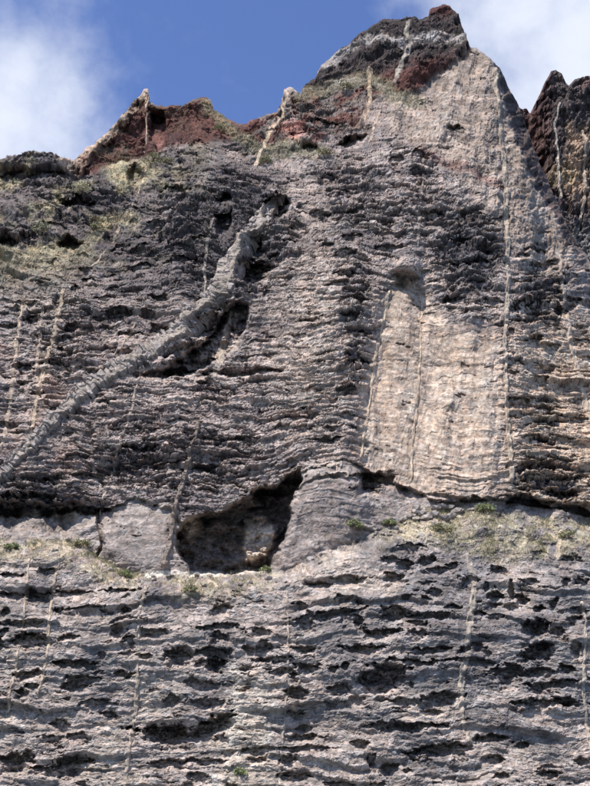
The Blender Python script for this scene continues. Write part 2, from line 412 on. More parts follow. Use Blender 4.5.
pits("442 571 30 5;394 580 16 13 1.5;433 594 12 9;394 615 28 12 1.5;431 616 44 4 1.2;419 623 18 3;387 633 20 7;419 635 18 7;431 650 32 5 1.3;464 651 9 9 1.5;478 647 12 9;474 663 32 7;421 663 50 5 1.4;423 601 6 6;494 599 14 14 1.5;512 592 6 14;524 601 12 12 1.6;531 585 11 7;512 606 10 6;538 609 9 5 1.4;554 604 5 9;565 585 6 10;535 628 26 11 2.4;535 653 28 13 2.2 -20;508 676 28 16 1.9;533 673 20 8 1.4;549 672 8 6;565 670 16 8 1.5;538 692 14 14 1.4;554 684 55 5 1.4 -5;561 633 12 10 1.2;577 611 18 7;574 621 10 6 1.4;576 650 8 12;439 699 36 11 1.6 -8;405 703 24 5;412 727 66 5 1.7;439 750 52 9 1.9 -6;433 713 18 4;549 704 60 7 1.7 -3;490 739 36 6 1.5 -4;520 745 12 6;459 758 8 9;497 760 12 7;389 768 14 8;501 777 10 6;549 775 18 8;581 761 12 5;455 567 10 6;428 562 20 7;405 566 14 12 1.4;540 556 16 8;500 573 14 9;470 584 12 8;572 560 14 9;580 585 12 9 1.3;480 615 14 7;452 610 14 6;350 580 30 5;320 586 24 4;390 560 18 5;410 548 26 6 1.2", 1.1)
# big crescents near the bottom edge
pits("168 734 56 15 3.2 4;212 726 46 13 2.4 -22;190 736 50 10 1.6;70 766 40 14 2.2 -10;52 772 30 7 1.6 8", 2)
# upper wall
pits("207 326 38 17 3.6 -48;186 352 40 8 2.6 -22;222 306 12 12 2.2 -50;255 275 26 15 3.2 -12;276 208 22 20 3 -20;222 199 14 6 1.6;226 222 14 22 2 10;256 249 18 15 2.4 -35;165 374 60 5 1.3;240 372 70 5 1.0 -3;78 206 26 15 2.4;7 245 18 11 2.6;71 246 16 11 2.4;32 245 32 11 1.6;136 180 14 20 2;51 233 30 7 1.4;31 321 14 10 1.8;22 370 14 8 1.6;73 329 14 8 1.4;90 284 10 7;76 291 9 7;117 316 22 9 1.8;159 299 15 8 1.4;159 330 14 7 1.4;58 367 17 8;147 318 11 6;528 306 28 12 2 -10;535 340 13 9 1.6;573 301 14 8 1.6;520 403 22 8 1.3;579 344 16 7;374 478 32 11 3;366 490 22 8 2;345 255 20 5;355 300 22 5 1.2;350 318 20 5;358 335 18 5 1.2;360 365 20 6;345 390 18 5;350 240 20 7 1.2;465 240 26 5;455 300 22 5 1.3;470 262 30 5 1.2;430 215 18 6;420 175 14 16;390 250 20 5;320 215 18 5;330 180 14 6;345 195 16 6;545 265 16 7 1.5;560 310 14 7 1.4;470 215 22 6;300 420 30 4;330 440 26 4;230 440 50 4 1.1;150 450 46 5 1.2;160 466 50 5 1.2;80 460 24 6;90 478 30 6 1.2;50 480 40 5;200 470 40 5 1.2 -8;30 500 50 12 2;420 400 12 4 .5;565 480 30 5;550 492 40 5 1.3;520 470 26 5;485 250 14 8;540 380 14 7;560 420 18 6;530 440 22 5;20 178 36 8 1.4;55 176 26 6 1.2;312 150 14 7 1.6;350 143 18 8 1.8 -20;330 128 26 5 1.2 15;300 140 20 7 1.2;420 160 12 18 1.2;455 130 12 10;395 165 10 14 1.5;155 125 14 14 1.5;240 155 20 7;200 150 14 14 1.2;180 195 24 8 1.2;160 230 20 8;190 260 24 6;120 250 20 8;140 270 20 7;105 300 18 7;130 335 20 6", 1.1)
hr = np.random.default_rng(5)
for k in range(300):       # small extra holes, denser in the lower wall
    if k < 45:
        H.append((hr.uniform(-20, 610), hr.uniform(585, 800), hr.uniform(4, 14), hr.uniform(2, 5), hr.uniform(.4, 1.0), hr.uniform(-10, 6)))
    else:
        H.append((hr.uniform(-20, 600), hr.uniform(210, 480), hr.uniform(6, 20), hr.uniform(2.5, 5), hr.uniform(.4, .9), hr.uniform(-8, 6)))
HX = np.array([h[0] for h in H])
PIT = np.zeros_like(Y)
n5 = fbm(U / 17, V / 9, 4, .62, 161); n6 = fbm(U / 7, V / 4, 3, .6, 171)
UPI = U + 5 * n1 + 4.5 * n3; VPI = V + 3 * n2 + 3.4 * n4
keep = 1 - z_scar * .85
for (pu, pv, w, h, d, tl) in H:
    w = w * .62 + 1.2; h = h * .62 + 1.0
    m = max(w, h) * 1.7 + 4
    j0, j1 = np.searchsorted(ucols, [pu - m, pu + m])
    if j1 - j0 < 2: continue
    # rows that can hold this hollow
    tt = (VB - np.array([pv + m, pv - m])) / (VB - cbase[(j0 + j1) // 2]) * (NROW - 1)
    i0 = max(0, int(tt[0]) - 60); i1 = min(NROW, int(tt[1]) + 60)
    if i1 - i0 < 2: continue
    a = math.radians(tl); ca, sa = math.cos(a), math.sin(a)
    du = UPI[i0:i1, j0:j1] - pu; dv = VPI[i0:i1, j0:j1] - pv
    x = (du * ca + dv * sa) / w; y = (-du * sa + dv * ca)
    top = y < 0
    y = np.where(top, y / h, y / (h * 1.35))
    r = np.sqrt(x * x + y * y) + .62 * n5[i0:i1, j0:j1] + .3 * n6[i0:i1, j0:j1]
    f = np.where(top, ss(1.06, .72, r), ss(1.1, .25, r)) * d * (.85 + .6 * n6[i0:i1, j0:j1])
    PIT[i0:i1, j0:j1] = np.maximum(PIT[i0:i1, j0:j1], f)
Y += np.where(V > 555, 1.35, 1.4) * PIT * keep

# ---- lava beds: each bed bulges and is undercut at its foot
def beds(S, mean, seed, sharp=.78, lat=60.0):
    r = np.random.default_rng(seed)
    b = np.cumsum(mean * np.clip(r.lognormal(-.12, .5, int(1500 / mean)), .3, 2.6)) - 150
    i = np.clip(np.searchsorted(b, S.ravel()).reshape(S.shape) - 1, 0, len(b) - 2)
    t = (S - b[i]) / (b[i + 1] - b[i])
    amp = r.uniform(.25, 1.0, len(b)).astype(F32)[i] * np.clip(.5 + 1.45 * pn(U / lat + i * 3.71, i * 5.17 + V * .004, seed % 50 + 60), 0, 1.5)
    hard = r.uniform(0, 1, len(b)).astype(F32)[i]
    prof = np.clip(t, 0, 1) ** .7 * (1 - ss(sharp, 1.0, t))
    return prof * amp, hard, i
# beds are flexed: they rise over the cave buttress and sag to the right
arch = 26 * np.exp(-((U - 335) / 62) ** 2) * ss(360, 470, V) * ss(600, 520, V)
dip = -.075 * np.maximum(U - 420, 0) * ss(300, 420, V) * ss(640, 540, V)
SV = V + arch + dip + 10 * pn(U / 140, V / 140, 71) + 4.5 * pn(U / 52, V / 70, 72) + 1.1 * pn(U / 21, V / 30, 73) + .35 * pn(U / 8, V / 12, 74)
terr0 = ss(lb - 3, lb + 4, V) * ss(lf + 8, lf - 8, V)
up = ss(oh + 4, oh - 4, V)                     # 1 in the upper wall
slope_l = ss(300, 235, V + (U - 60) * .22) * ss(230, 150, U)  # vegetated slope, upper left
z_tan = zone([(392, 104), (440, 72), (478, 52), (494, 66), (506, 115), (528, 160), (552, 215), (575, 262), (560, 275), (520, 250), (470, 190), (430, 150), (395, 140)], 8, 1)
z_redL = zone([(72, 176), (86, 156), (112, 132), (136, 103), (146, 92), (150, 106), (190, 104), (206, 96), (216, 112), (240, 124), (258, 118), (262, 128), (246, 138), (215, 142), (180, 148), (150, 158), (118, 164), (96, 176)], 3, .5)
z_redC = zone([(238, 140), (262, 124), (296, 97), (330, 92), (372, 84), (388, 98), (360, 112), (366, 126), (330, 140), (286, 152), (258, 156)], 4, .8)
z_sum = zone([(299, 97), (303, 86), (315, 76), (335, 50), (380, 14), (440, 0), (460, 10), (472, 48), (456, 62), (440, 72), (420, 88), (398, 98), (384, 84), (350, 76), (320, 86)], 3, .6)
massive = np.clip(z_scar * .9 + z_tan * .75 + z_cone * .8 + z_block * .85 + z_cave * .5 + slope_l * .55 + z_redL * .5 + z_redC * .35, 0, 1)
fault = worley(U / 60 + .7 * n1, V / 80 + .6 * n2, 9)[2] - .5
SV = SV + 6 * fault
bedded = ss(360, 400, VW) * ss(515, 505, V) * ss(330, 290, UW) + ss(500, 515, UW) * ss(380, 430, VW) * up
b1, h1, i1_ = beds(SV, 13.0, 101, .76, 110)
b2, h2, i2_ = beds(SV, 5.6, 102, .70, 46)
b3, h3, i3_ = beds(SV * .96 + 4 * n1, 22.0, 103, .84, 90)
patch = np.clip(.55 + 1.3 * fbm(U / 75, V / 55, 3, .5, 81), .05, 1.3)
bedw = np.clip(.3 + .7 * ss(240, 350, VW + 30 * n1) + .25 * bedded - .3 * ss(.15, .5, fbm(U / 40, V / 40, 3, .5, 231)), .2, 1)
strat = up * bedw * (1.3 * b1 * np.maximum(.4 + .6 * patch, bedded) + .95 * b2 * np.maximum(.25 + .75 * patch, bedded)) + (1 - up) * (1.9 * b3 * (.45 + .55 * patch) + .4 * b1 * patch + .12 * b2 + .9 * fbm(U / 42, V / 24, 4, .5, 271))
disp = strat * (1 - massive) + .3 * massive * b2 * (1 - z_block) * (1 - .85 * scar_c * ss(480, 440, VW)) * (1 - .7 * z_tan) + .7 * scar_c * b1 * ss(420, 460, VW) * ss(425, 445, UW)
# rubbly dark lava: where it is common in the wall (u, v, ru, rv, amount)
DARK = [(225, 235, 95, 85, .9), (357, 320, 24, 125, .62), (468, 255, 48, 68, .95), (345, 185, 60, 40, .6), (170, 460, 130, 55, .65), (545, 285, 30, 70, .6), (60, 330, 90, 60, .55),
        (230, 385, 70, 40, .55), (540, 420, 40, 50, .35), (300, 480, 60, 20, .5), (550, 480, 60, 26, .75), (40, 180, 60, 26, .9), (90, 210, 70, 30, .9), (20, 240, 40, 16, .6), (300, 120, 60, 30, .5), (425, 165, 18, 26, .6), (455, 130, 20, 16, .4), (395, 150, 20, 20, .5), (40, 490, 70, 22, .8), (400, 212, 100, 42, .62)]
dk = np.full(U.shape, .22, F32)
for (du_, dv_, ru, rv, am) in DARK:
    dk = np.maximum(dk, am * ss(1.15, .35, np.hypot((UW - du_) / ru, (VW - dv_) / rv)))
dk = dk * up * (1 - .85 * scar_c) * (1 - .7 * z_tan) * (1 - .7 * z_cone) * (1 - z_cave) + (1 - up) * ss(lf - 6, lf + 8, V) * np.clip(.10 + .55 * fbm(U / 60, V / 40, 3, .5, 281), 0, .42)  # second term: lower wall spots where crevice shade is painted dark
fl_n = .75 * fbm(U / 20, SV / 3.8, 4, .62, 141) + .45 * fbm(U / 60, SV / 13, 3, .5, 151)
fleck = ss(.30, .42, fl_n + .66 * dk - .10)
# ---- slabby angular blocks along the bedding
q1, q2, qid = worley((U + 9 * n1 + 3 * n3) / 24, (SV + .8 * n4) / 4.4, 6)
p1, p2, pid = worley((U + 3 * n3) / 9.0, (SV + .8 * n4) / 2.6, 7)
slab = 1.0 * (qid - .5) + .5 * (pid - .5) - .45 * (1 - ss(0, .14, q2 - q1)) - .2 * (1 - ss(0, .18, p2 - p1))
# ---- blocky and rough rock
f1, f2, cid = worley(UW / 13, VW / 8, 1)
g1, g2, cid2 = worley(US / 5.6, VS / 3.8, 2)
crack = ss(0, .16, f2 - f1); crack2 = ss(0, .2, g2 - g1)
rough_u = fbm(U / 46, SV / 15, 6, .52, 51)
fine = fbm(U / 9, SV / 2.6, 4, .6, 61)
rid = fbm(U / 30, SV / 6, 5, .58, 71, True)
smoothz = np.clip(scar_c * .7 + z_cone * .25 + z_block * .25 + (1 - up) * .38, 0, .75)
rgh = np.where(V > 555, .8, np.clip(.42 + .85 * dk, 0, 1.1)) * (1 - .35 * (1 - up)) * (1 - .5 * scar_c) * (1 - .3 * z_tan) + .35 * terr0
disp += rgh * (.7 * rough_u + .2 * fine + .26 * rid) * (1 - smoothz) + np.where(V > 555, .34, .62) * rgh * slab * (1 - smoothz) * (1 - .4 * massive)
lump = (1 - bedw) * up
disp += rgh * lump * (.5 * fbm(U / 24, V / 16, 6, .58, 241) + .45 * fbm(U / 14, V / 9, 4, .6, 251, True) + .5 * (cid - .5))
disp += rgh * (.28 * (cid - .5) - .25 * (1 - crack)) * (1 - smoothz) * (.3 + .7 * patch) + (.16 * (cid2 - .5) - .08 * (1 - crack2)) * (1 - .8 * smoothz)
disp -= (.8 - .25 * (1 - up)) * fleck
# broad ribs and gullies running up the wall
rib = fbm((U + .05 * V) / 38, V / 260, 3, .5, 57)
disp += 1.3 * rib * up * ss(160, 230, V) * (1 - z_cave)
# near-vertical flutes in the scar, on the buttress and on the tan spur
flute = fbm((U + .12 * (V - 300) + 7 * n1) / 22, V / 85, 5, .52, 55)
disp += flute * (.9 * scar_c + .5 * z_cone + 1.9 * z_tan) + 1.0 * z_tan * fbm(U / 22, V / 22, 5, .6, 58)
# knobbly scoria at the top
knob = fbm(U / 24, V / 15, 5, .58, 33, True)
disp += 1.6 * knob * np.clip(z_sum + z_redL * .8 + z_redC * .9 + slope_l * .8, 0, 1)
# dark lava shelves stepping up the left slope
bsl, hsl, isl = beds(V - .12 * U + 9 * n1 + 3 * n3, 22.0, 105, .62, 45)
disp += 3.4 * bsl * slope_l
# summit beds dip to the left
bs_, hs_, is_ = beds(V + .42 * (U - 300) + 5 * n2, 15.0, 104, .72, 60)
disp += 2.2 * bs_ * np.clip(z_sum + .6 * z_redC, 0, 1)
# lava shelf shadow under the left crest
disp += 1.6 * ss(174, 168, VS + .06 * (U - 30)) * ss(84, 70, U) * ss(1, 6, V - crest[None, :])
disp *= 1 - .6 * z_cave
disp *= 1 - .7 * z_hol
disp *= ss(0, 7, V - crest[None, :]) * .8 + .2

Pm = to_world(U, V, Y)
# push out along a direction a little above horizontal
Pm[..., 1] -= disp * .97
Pm[..., 2] += disp * .10
Pm[..., 0] += .2 * fbm(U / 8, V / 8, 3, .6, 95) * (1 - z_cave)
Pm[..., 2] += .18 * (1 - z_cave) * fbm(U / 8, V / 8, 3, .6, 97)

# ---- rock colours (what the rock itself is made of)
def C(*c): return np.array(c, F32)
def mixc_(a, b, w): return a + (b - a) * w[..., None]
cn = fbm(U / 60, V / 45, 5, .55, 13); cn2 = fbm(U / 14, V / 10, 4, .6, 17); cn3 = fbm(U / 90, V / 70, 4, .5, 19)
ALB = np.broadcast_to(C(.315, .265, .242), U.shape + (3,)).copy()
ALB = mixc_(ALB, C(.205, .176, .172), ss(.2, .8, h1) * .6 * up)
ALB = mixc_(ALB, C(.38, .325, .285), ss(.55, .9, h2) * .5 * up)
ALB = mixc_(ALB, C(.15, .128, .13), ss(.45, .1, h2) * .6 * up)
ALB = mixc_(ALB, C(.250, .175, .150), ss(.0, .4, cn + .3 * n1) * .6 * ss(190, 60, U) * ss(300, 350, V) * up)
low = 1 - up
ALB = mixc_(ALB, C(.315, .275, .25), low * .8)
ALB = mixc_(ALB, C(.37, .32, .27), low * ss(.0, .42, cn3 + .25 * cn2) * .65)
ALB = mixc_(ALB, C(.175, .165, .17), low * ss(.0, .4, -cn + .35 * ss(300, 420, U) - .25 * ss(700, 760, V)) * .75)
# pale ground: scar, tan spur, central rib, right flank
ALB = mixc_(ALB, C(.40, .335, .28), up * ss(1, .1, np.hypot((UW - 318) / 66, (VW - 350) / 190)) * .6)
ALB = mixc_(ALB, C(.43, .345, .27), up * ss(495, 530, UW) * ss(290, 350, VW) * .85)
ALB = mixc_(ALB, C(.305, .25, .21), z_tan * .9)
ALB = mixc_(ALB, C(.185, .165, .162), z_tan * ss(.05, .35, fbm(U / 20, V / 20, 4, .6, 211)) * .65)
ALB = mixc_(ALB, C(.39, .325, .27), z_tan * ss(.1, .4, flute) * .5)
ALB = mixc_(ALB, C(.385, .325, .275), ss(0, 1, scar_s) * np.clip(.85 + .3 * cn2, 0, 1))
ALB = mixc_(ALB, C(.46, .395, .33), scar_s * ss(.05, .4, flute + .3 * cn) * .5)
ALB = mixc_(ALB, C(.285, .238, .218), z_cone * .75)
ALB = mixc_(ALB, C(.46, .39, .32), z_cone * ss(484, 472, VS) * .7)
ALB = mixc_(ALB, C(.27, .24, .222), z_block * .6)
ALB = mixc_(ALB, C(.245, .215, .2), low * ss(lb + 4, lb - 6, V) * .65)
ALB = mixc_(ALB, C(.19, .165, .155), z_cave * .75)  # cave shade put into the colour: interior rock darkened
ALB = mixc_(ALB, C(.42, .36, .29), up * ss(1.1, .2, np.hypot((UW - 32) / 62, (VW - 292) / 36)) * .6)
ALB = mixc_(ALB, C(.40, .335, .28), up * ss(16, 3, path_dist([(66, 285), (44, 350), (34, 410)], UW, VW)) * .45)
# the dark lava rubble itself; on the lower wall, shade coloured into small crevices
ALB = mixc_(ALB, C(.105, .094, .102), fleck * (.72 + .25 * dk))
ALB = mixc_(ALB, C(.16, .148, .15), ss(.5, .95, dk) * .45)
ALB = mixc_(ALB, C(.46, .39, .32), z_cave * z_bld * .9)
ALB = mixc_(ALB, C(.36, .30, .24), z_cave * ss(1, .4, np.hypot((US - 192) / 17, (VS - 525) / 16)))
# upper left: darker lava and soil
ALB = mixc_(ALB, C(.10, .088, .092), ss(345, 260, V) * ss(300, 225, U) * up * ss(-.5, .0, cn + .3 * cn2) * .8)
ALB = mixc_(ALB, C(.085, .062, .06), flank * .85)  # right flank: dark red rock, with its shadow side darkened in the colour
soil = slope_l * ss(-.12, .3, cn + .3 * cn2 + .35 * ss(1, .3, np.hypot((U - 40) / 90, (V - 265) / 30)))
ALB = mixc_(ALB, C(.34, .305, .215), soil * .85)
ALB = mixc_(ALB, C(.135, .115, .10), np.clip(z_redC, 0, 1) * .5)
red = np.clip(z_redL + z_redC * ss(-.15, .3, cn2 + .4 * n1), 0, 1)
ALB = mixc_(ALB, C(.120, .060, .052), red * .9)
ALB = mixc_(ALB, C(.26, .145, .12), red * ss(.15, .45, cn2) * .4)
ALB = mixc_(ALB, C(.11, .085, .08), red * ss(.1, .35, n1 - .3 * cn2) * .6)
ALB = mixc_(ALB, C(.36, .22, .19), ss(3, -3, path_dist([(290, 128), (296, 138)], UW, VW) - 9) * .85)
# pale crust running up the edge of the left spire
ALB = mixc_(ALB, C(.40, .32, .26), ss(13, 4, 7 * n4 + 5 * n3 + path_dist([(70, 166), (84, 155), (105, 138), (122, 120), (138, 99), (146, 90)], US, VS)) * .9)
# summit: charcoal lava, a grey ash band, red scoria foot and red cap
ALB = mixc_(ALB, C(.072, .06, .06), z_sum)
ALB = mixc_(ALB, C(.36, .34, .33), z_sum * ss(8, 2, 8 * n3 + np.abs(path_dist([(318, 70), (345, 55), (375, 44), (400, 46), (430, 40), (460, 44)], US, VS))) * .85)
ALB = mixc_(ALB, C(.115, .058, .05), z_sum * np.maximum(ss(64, 80, VW + (U - 400) * .2), ss(22, 14, VW) * ss(424, 432, U)) * .85)
ALB = mixc_(ALB, C(.22, .13, .115), ss(4, 1, path_dist([(420, 152), (450, 165), (480, 175), (500, 185)], US, VS) - 2) * .6)
# thin olive cover of plants and soil on the terrace and crest
terr = ss(lb - 3, lb + 4, V) * ss(lf + 10, lf - 12, V + 10 * n3) * (1 - z_cone * .8) * (1 - .75 * ss(265, 290, U) * ss(405, 370, U))
veg = terr * ss(-.2, .25, cn2 + .5 * cn + .1)
ALB = mixc_(ALB, C(.33, .297, .215), veg * .7)
ALB = mixc_(ALB, C(.30, .272, .20), terr * ss(410, 440, UW) * ss(545, 510, UW) * ss(-.2, .3, n1 + cn2) * .6)
ALB = mixc_(ALB, C(.58, .53, .46), ss(4.2, 1.6, path_dist([(148, 575), (185, 574.5), (225, 574.5), (268, 571)], U, V + 2 * n4)) * .9)
ALB = mixc_(ALB, C(.33, .29, .19), ss(11, 3, path_dist([(300, 100), (330, 90), (372, 80), (392, 98), (420, 100)], UW, VW)) * .45)
ALB = mixc_(ALB, C(.30, .27, .17), ss(9, 2, path_dist([(205, 105), (225, 127), (260, 150), (320, 152)], UW, VW)) * .5)
# white salt-stained patch low in the wall
ALB = mixc_(ALB, C(.52, .47, .41), ss(10, 0, path_dist([(232, 668), (240, 690), (236, 720), (228, 745)], UW, VW)) * .85)
ALB = mixc_(ALB, C(.42, .37, .31), ss(34, 6, path_dist([(255, 690), (250, 730), (238, 770)], UW, VW)) * .5)
ALB = mixc_(ALB, C(.42, .37, .31), ss(24, 4, path_dist([(110, 735), (100, 775)], UW, VW)) * .5)
# loose tonal mottling
spk = fbm(U / 3.4, SV / 2.0, 3, .65, 181)
ALB *= (1 + .30 * cn2 + .2 * cn + .3 * (cid2 - .5) + .42 * (pid - .5) + .3 * (qid - .5) + .36 * spk * (1 - .5 * low))[..., None]
hue = (.75 * fbm(U / 11, SV / 5, 3, .6, 191) + .35 * n1)[..., None]
ALB *= 1 + hue * C(.17, .0, -.13)
ALB = .27 * (np.clip(ALB, .01, 1) / .27) ** 1.22 * .93
lum = ALB @ C(.3, .6, .1); keep_s = np.clip(.78 + .4 * np.maximum(np.maximum(red, z_sum), np.maximum(np.maximum(.5 * terr, soil), scar_s)) + .05 * up * ss(505, 540, U) * ss(280, 340, V), 0, 1)
ALB = lum[..., None] + (ALB - lum[..., None]) * keep_s[..., None]
ALB = np.clip(ALB * C(1.0, .97, .955), .03, .7).astype(F32)

# ---- rows behind the skyline, so that the crest has a back
crs = blur(np.minimum(Pm[-1, :, 2], 1e9)[None, :].astype(F32), 45, 1)[0]
kk = (np.linspace(0, 1, NBACK + 1)[1:] ** 1.6 * 60).astype(F32)[:, None]
back = np.repeat(Pm[-1:][...], NBACK, 0).copy()
back[..., 1] += kk + .6 * pn(U[:NBACK] / 9, kk + 0 * U[:NBACK], 3)
w = ss(0, 9, kk)
back[..., 2] = Pm[-1:, :, 2] * (1 - w) + np.minimum(crs, Pm[-1, :, 2])[None] * w - .35 * kk
PALL = np.concatenate([Pm, back], 0)
AALL = np.concatenate([ALB, np.repeat(ALB[-1:], NBACK, 0)], 0)

# ---- cut the sheet into the named parts of the cliff
part_id = np.zeros(U.shape, np.int8)                    # 0 upper wall
part_id[(V > (lb + lf) / 2)] = 1                         # lower wall
part_id[(V > lb) & (V < lf)] = 2                         # terrace
part_id[(slope_l > .5)] = 3
part_id[(z_scar > .5)] = 4
part_id[(z_tan > .5)] = 5
part_id[(z_redL > .5)] = 6
part_id[(z_redC > .5)] = 7
part_id[(z_sum > .5)] = 8
part_id[(z_cone > .5) & (V < lb)] = 9
part_id[(z_block > .5) & (V < lb)] = 10
part_id[(z_cave > .5) & (V < lf)] = 11
fid = np.concatenate([part_id[:-1, :-1], np.repeat(part_id[-1:, :-1], NBACK, 0)], 0)
PARTS = [('upper_wall', 'grey layered lava wall above the grassy terrace'), ('lower_wall', 'grey pitted rock wall below the grassy terrace'),
         ('terrace', 'narrow olive grassy terrace across the cliff'), ('upper_slope', 'olive grassy slope with dark ledges at upper left'),
         ('pale_scar', 'pale smooth rockfall scar with vertical flutes'), ('tan_spur', 'tan fluted rock spur below the summit'),
         ('red_ridge', 'rust red ridge with pale crust at left skyline'), ('scoria_band', 'dark red scoria band below the summit'),
         ('summit', 'charcoal summit crag with grey ash band and red cap'), ('buttress', 'brownish cone of rock right of the cave'),
         ('rock_block', 'smooth grey rock block left of the cave'), ('cave', 'dark hollowed cave above the terrace')]
cliff = empty('cliff', (0, 119, 0)); tag(cliff, 'tall grey layered volcanic cliff crossed by pale dikes', 'cliff', kind='structure')
bpy.context.view_layer.update()
part_obj = {}
for k, (nm_, lab) in enumerate(PARTS):
    m = fid == k
    if m.any():
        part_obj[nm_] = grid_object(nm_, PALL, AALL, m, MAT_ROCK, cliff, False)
        part_obj[nm_]['label'] = lab

# ---- sampling the finished surface
ALBS = np.stack([blur2(ALB[..., k], 4) for k in range(3)], -1)
PS = np.stack([blur2(Pm[..., k], 5) for k in range(3)], -1)
def surf(u, v, smooth=True):
    u = np.atleast_1d(np.asarray(u, float)); v = np.atleast_1d(np.asarray(v, float))
    G = PS if smooth else Pm
    cj = np.clip(np.interp(u, ucols, np.arange(NCOL)), 0, NCOL - 1.001); j0 = cj.astype(int); fj = cj - j0
    cr = crest[j0] * (1 - fj) + crest[j0 + 1] * fj; cb = cbase[j0] * (1 - fj) + cbase[j0 + 1] * fj; cm_ = cmid[j0] * (1 - fj) + cmid[j0 + 1] * fj
    lo = np.zeros(len(u)); hi = np.ones(len(u))
    for _ in range(18):
        md = (lo + hi) / 2; f = VB + md * (cb - VB) + (cm_ - cb) * ss(.62, .99, md) + (cr - cm_) * ss(.955, 1, md)
        lo = np.where(f > v, md, lo); hi = np.where(f > v, hi, md)
    rr = (lo + hi) / 2 * (NROW - 1.001); i0 = rr.astype(int); fi = rr - i0
    a = G[i0, j0] * ((1 - fi) * (1 - fj))[:, None] + G[i0, j0 + 1] * ((1 - fi) * fj)[:, None]
    return a + G[i0 + 1, j0] * (fi * (1 - fj))[:, None] + G[i0 + 1, j0 + 1] * (fi * fj)[:, None]

# ================================================================== SIDE CRAG (behind, right)
CR2 = [(470, 140), (500, 104), (507, 97), (515, 104), (522, 109), (527, 108), (530, 114), (534, 106), (540, 94), (545, 82), (551, 71), (556, 70), (562, 74), (566, 83), (569, 86), (575, 79), (590, 76), (620, 68), (760, 60)]
uc2 = np.arange(470, 740, .9).astype(F32)
cr2 = (polyline(CR2, uc2) + 1.3 * fbm(uc2 / 5, uc2 * 0 + 3.3, 3, .6, 8)).astype(F32)
NR2 = 420
V2 = 420 + np.linspace(0, 1, NR2).astype(F32)[:, None] * (cr2[None] - 420)
U2 = np.broadcast_to(uc2[None], V2.shape).astype(F32)
m1 = fbm(U2 / 30, V2 / 30, 4, .55, 14); m2 = fbm(U2 / 8, V2 / 8, 3, .6, 15)
Y2 = polyline([(60, 208), (120, 204), (200, 196), (300, 186), (420, 176)], V2)
# gully between the main spur and the crag
Y2 = Y2 + 9 * ss(24, 2, np.abs(U2 - 529 + 8 * m1 + 5 * m2)) + 2.4 * fbm(U2 / 16, V2 / 22, 5, .6, 28) + 3.0 * ss(1, 0, np.hypot((U2 - 520) / 12, (V2 - 140) / 60)) + .10 * (U2 - 560)
d2 = 2.0 * m1 + 1.0 * m2 + 1.6 * fbm(U2 / 20, V2 / 14, 5, .6, 18, True) + .6 * fbm(U2 / 5, V2 / 5, 3, .6, 23)
w1, w2, wid = worley((U2 + 5 * m1) / 14, (V2 + 5 * m2) / 16, 4)
d2 += 1.2 * fbm(U2 / 9, V2 / 14, 4, .6, 27, True)
x1, x2, xid = worley((U2 + 3 * m2) / 6, (V2 + 3 * m1) / 7, 5)
d2 += 1.0 * (xid - .5) - .4 * (1 - ss(0, .16, x2 - x1))
d2 += 1.6 * (wid - .5) - .6 * (1 - ss(0, .16, w2 - w1))
P2 = to_world(U2, V2, Y2.astype(F32))
P2[..., 1] -= d2 * ss(0, 5, V2 - cr2[None])
A2 = np.broadcast_to(C(.082, .066, .066), U2.shape + (3,)).copy()
A2 = mixc_(A2, C(.095, .05, .045), ss(560, 535, U2 + 10 * m1) * .75)
A2 = mixc_(A2, C(.16, .085, .07), ss(.1, .5, m1) * .6)
A2 = mixc_(A2, C(.36, .26, .19), ss(4, -4, np.abs(U2 - 577 + 3 * m2) - 11) * ss(120, 135, V2 + 6 * m1) * ss(215, 190, V2) * .85)
A2 = mixc_(A2, C(.34, .26, .17), ss(6, -6, np.hypot((U2 - 563) / 1.2, V2 - 178) - 12) * .7)
A2 = mixc_(A2, C(.20, .19, .19), ss(215, 240, V2) * .7)
A2 *= (1 + .35 * m2 + .2 * m1)[..., None]
A2 = np.clip(A2, .03, .6).astype(F32)
bk = np.repeat(P2[-1:], 6, 0).copy(); k2 = np.array([2, 5, 10, 18, 30, 50], F32)[:, None]
bk[..., 1] += k2; bk[..., 2] -= .9 * k2
P2a = np.concatenate([P2, bk]); A2a = np.concatenate([A2, np.repeat(A2[-1:], 6, 0)])
crag = grid_object('side_crag', P2a, A2a, np.ones((P2a.shape[0] - 1, P2a.shape[1] - 1), bool), MAT_ROCK)
tag(crag, 'dark red and black crag with pointed top behind the cliff at right', 'crag', kind='structure')
PS2 = np.stack([blur2(P2[..., k], 3) for k in range(3)], -1)
def surf2(u, v, smooth=True):
    u = np.atleast_1d(np.asarray(u, float)); v = np.atleast_1d(np.asarray(v, float))
    j = np.clip(np.round(np.interp(u, uc2, np.arange(len(uc2)))).astype(int), 0, len(uc2) - 1)
    i = np.clip(np.round((420 - v) / (420 - cr2[j]) * (NR2 - 1)).astype(int), 0, NR2 - 1)
    return PS2[i, j]

